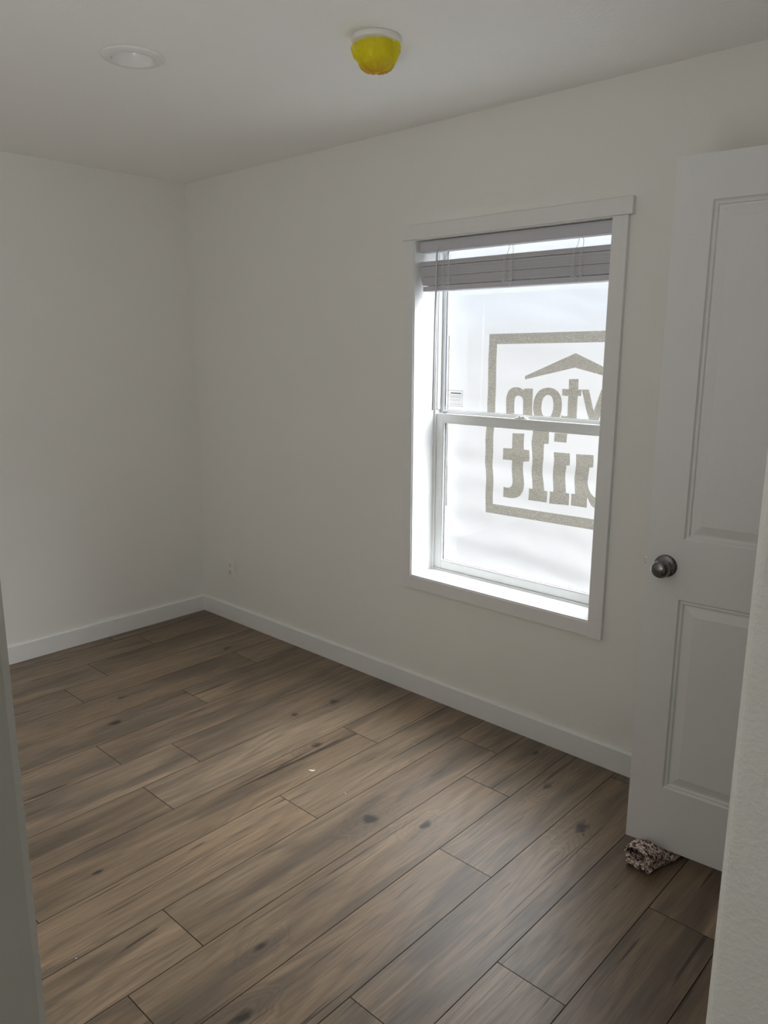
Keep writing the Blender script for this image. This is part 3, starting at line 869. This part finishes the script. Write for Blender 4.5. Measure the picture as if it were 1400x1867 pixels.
# ------------------------------------------------------------------ rolled mat wedged under the door
mt = thing('rolled_mat', 'rolled speckled pink and black bath mat wedged under the door as a stop', 'mat', (3.010, -0.497, 0.0))
MO = Vector((3.020, -0.480, 0.0))
def mat_sheet(name, curve, length, th, ripple, seed):
    """curve(t, s) -> centre line point (u across, z up) at distance s along the roll; swept and given thickness"""
    ax = Vector((0.14, 0.990, 0)).normalized(); sd = Vector((ax.y, -ax.x, 0))
    N, K = 84, 16
    b = bmesh.new(); out = []; inn = []
    for j in range(K + 1):
        s = j / K
        P_ = [Vector(curve(i / N, s)) for i in range(N + 1)]
        ro, ri = [], []
        for i in range(N + 1):
            d = P_[min(i + 1, N)] - P_[max(i - 1, 0)]
            nn = Vector((d.y, -d.x)); nn.normalize()
            rp = 1 + ripple * mnoise.noise(Vector((i * 0.9, j * 2.1, seed)))
            e = 1.0
            if j in (0, K): e = 0.45
            po, pi = P_[i] + nn * th * 0.5 * rp * e, P_[i] - nn * th * 0.5 * rp * e
            so = s * length + (0.0035 * mnoise.noise(Vector((i * 0.35, seed, 1.0))) if j == 0 else 0)
            ro.append(b.verts.new(Vector((0, 0, po.y)) + sd * po.x + ax * so))
            ri.append(b.verts.new(Vector((0, 0, pi.y)) + sd * pi.x + ax * so))
        out.append(ro); inn.append(ri)
    for j in range(K):
        for i in range(N):
            b.faces.new((out[j][i], out[j][i + 1], out[j + 1][i + 1], out[j + 1][i]))
            b.faces.new((inn[j][i], inn[j + 1][i], inn[j + 1][i + 1], inn[j][i + 1]))
        b.faces.new((out[j][0], out[j + 1][0], inn[j + 1][0], inn[j][0]))
        b.faces.new((out[j][N], inn[j][N], inn[j + 1][N], out[j + 1][N]))
    for i in range(N):
        b.faces.new((out[0][i], inn[0][i], inn[0][i + 1], out[0][i + 1]))
        b.faces.new((out[K][i], out[K][i + 1], inn[K][i + 1], inn[K][i]))
    for f in b.faces: f.smooth = True
    return finish(name, b, M['mat'], mt)
def roll(t, s):
    # spiral of 1.55 turns that flattens where the door presses on it
    q = min(max((s - 0.22) / 0.34, 0), 1); q = q * q * (3 - 2 * q)
    h = 0.0310 * (1 - q) + 0.0090 * q
    w = 0.0440 * (1 - q) + 0.0520 * q
    a = -1.9 + t * 2 * PI * 1.55
    k = 0.80 + 0.20 * t
    zc = 0.0170 * (1 - q) + 0.003 * q + h + 0.003
    w *= 1 + 0.04 * q
    return (w * k * math.cos(a) + 0.004 * q, zc + h * k * math.sin(a) - (1 - k) * h * 0.55)
mat_sheet('mat_roll', roll, 0.215, 0.0095, 0.35, 3.1)
def under(t, s):
    q = min(max((s - 0.22) / 0.34, 0), 1)
    u = -0.036 + 0.080 * t + 0.004 * q
    z = 0.0090 + (0.0075 * abs(math.sin(t * 2 * PI)) + 0.004 * t) * (1 - q) - 0.003 * q
    return (u, z)
mat_sheet('mat_end', under, 0.205, 0.0115, 0.35, 8.7)

# ------------------------------------------------------------------ bits lying on the floor
b = bmesh.new()
vs = [b.verts.new(q) for q in ((-0.012, -0.006, 0.0006), (0.012, 0.008, 0.0006), (0.007, -0.004, 0.0006), (-0.010, -0.004, 0.0020), (0.011, 0.009, 0.0032), (0.007, -0.002, 0.0022))]
b.faces.new(vs[:3]); b.faces.new(vs[3:])
for i in range(3):
    b.faces.new((vs[i], vs[(i + 1) % 3], vs[3 + (i + 1) % 3], vs[3 + i]))
tag(finish('paper_scrap', b, M['debris_white'], loc=(1.8599, -0.7926, 0)), 'pale triangular scrap lying on the floor planks', 'scrap')
def crumb(loc, r, mat, label):
    b = bmesh.new(); bmesh.ops.create_icosphere(b, subdivisions=1, radius=r)
    for v in b.verts: v.co *= 1 + 0.35 * mnoise.noise(v.co * 900)
    bmesh.ops.scale(b, vec=(1.2, 0.9, 0.6), verts=b.verts)
    zmin = min(v.co.z for v in b.verts)
    bmesh.ops.translate(b, verts=b.verts, vec=(0, 0, -zmin))
    tag(finish('crumb', b, mat, loc=loc), label, 'crumb', 'crumbs on the floor')
crumb((2.064, -0.8123, 0), 0.0022, M['debris_white'], 'white crumb on the planks in the middle of the floor')
crumb((2.0133, -0.376, 0), 0.0020, M['debris_white'], 'white crumb on the planks below the window, near the baseboard')
crumb((2.0973, -1.8279, 0), 0.0020, M['debris_white'], 'white crumb on the planks near the left entry casing')
crumb((2.8078, -0.4456, 0), 0.0030, M['debris_dark'], 'dark crumb beside the knot left of the door')
crumb((2.0967, -0.3864, 0), 0.0022, M['debris_dark'], 'dark crumb on a plank seam below the window')
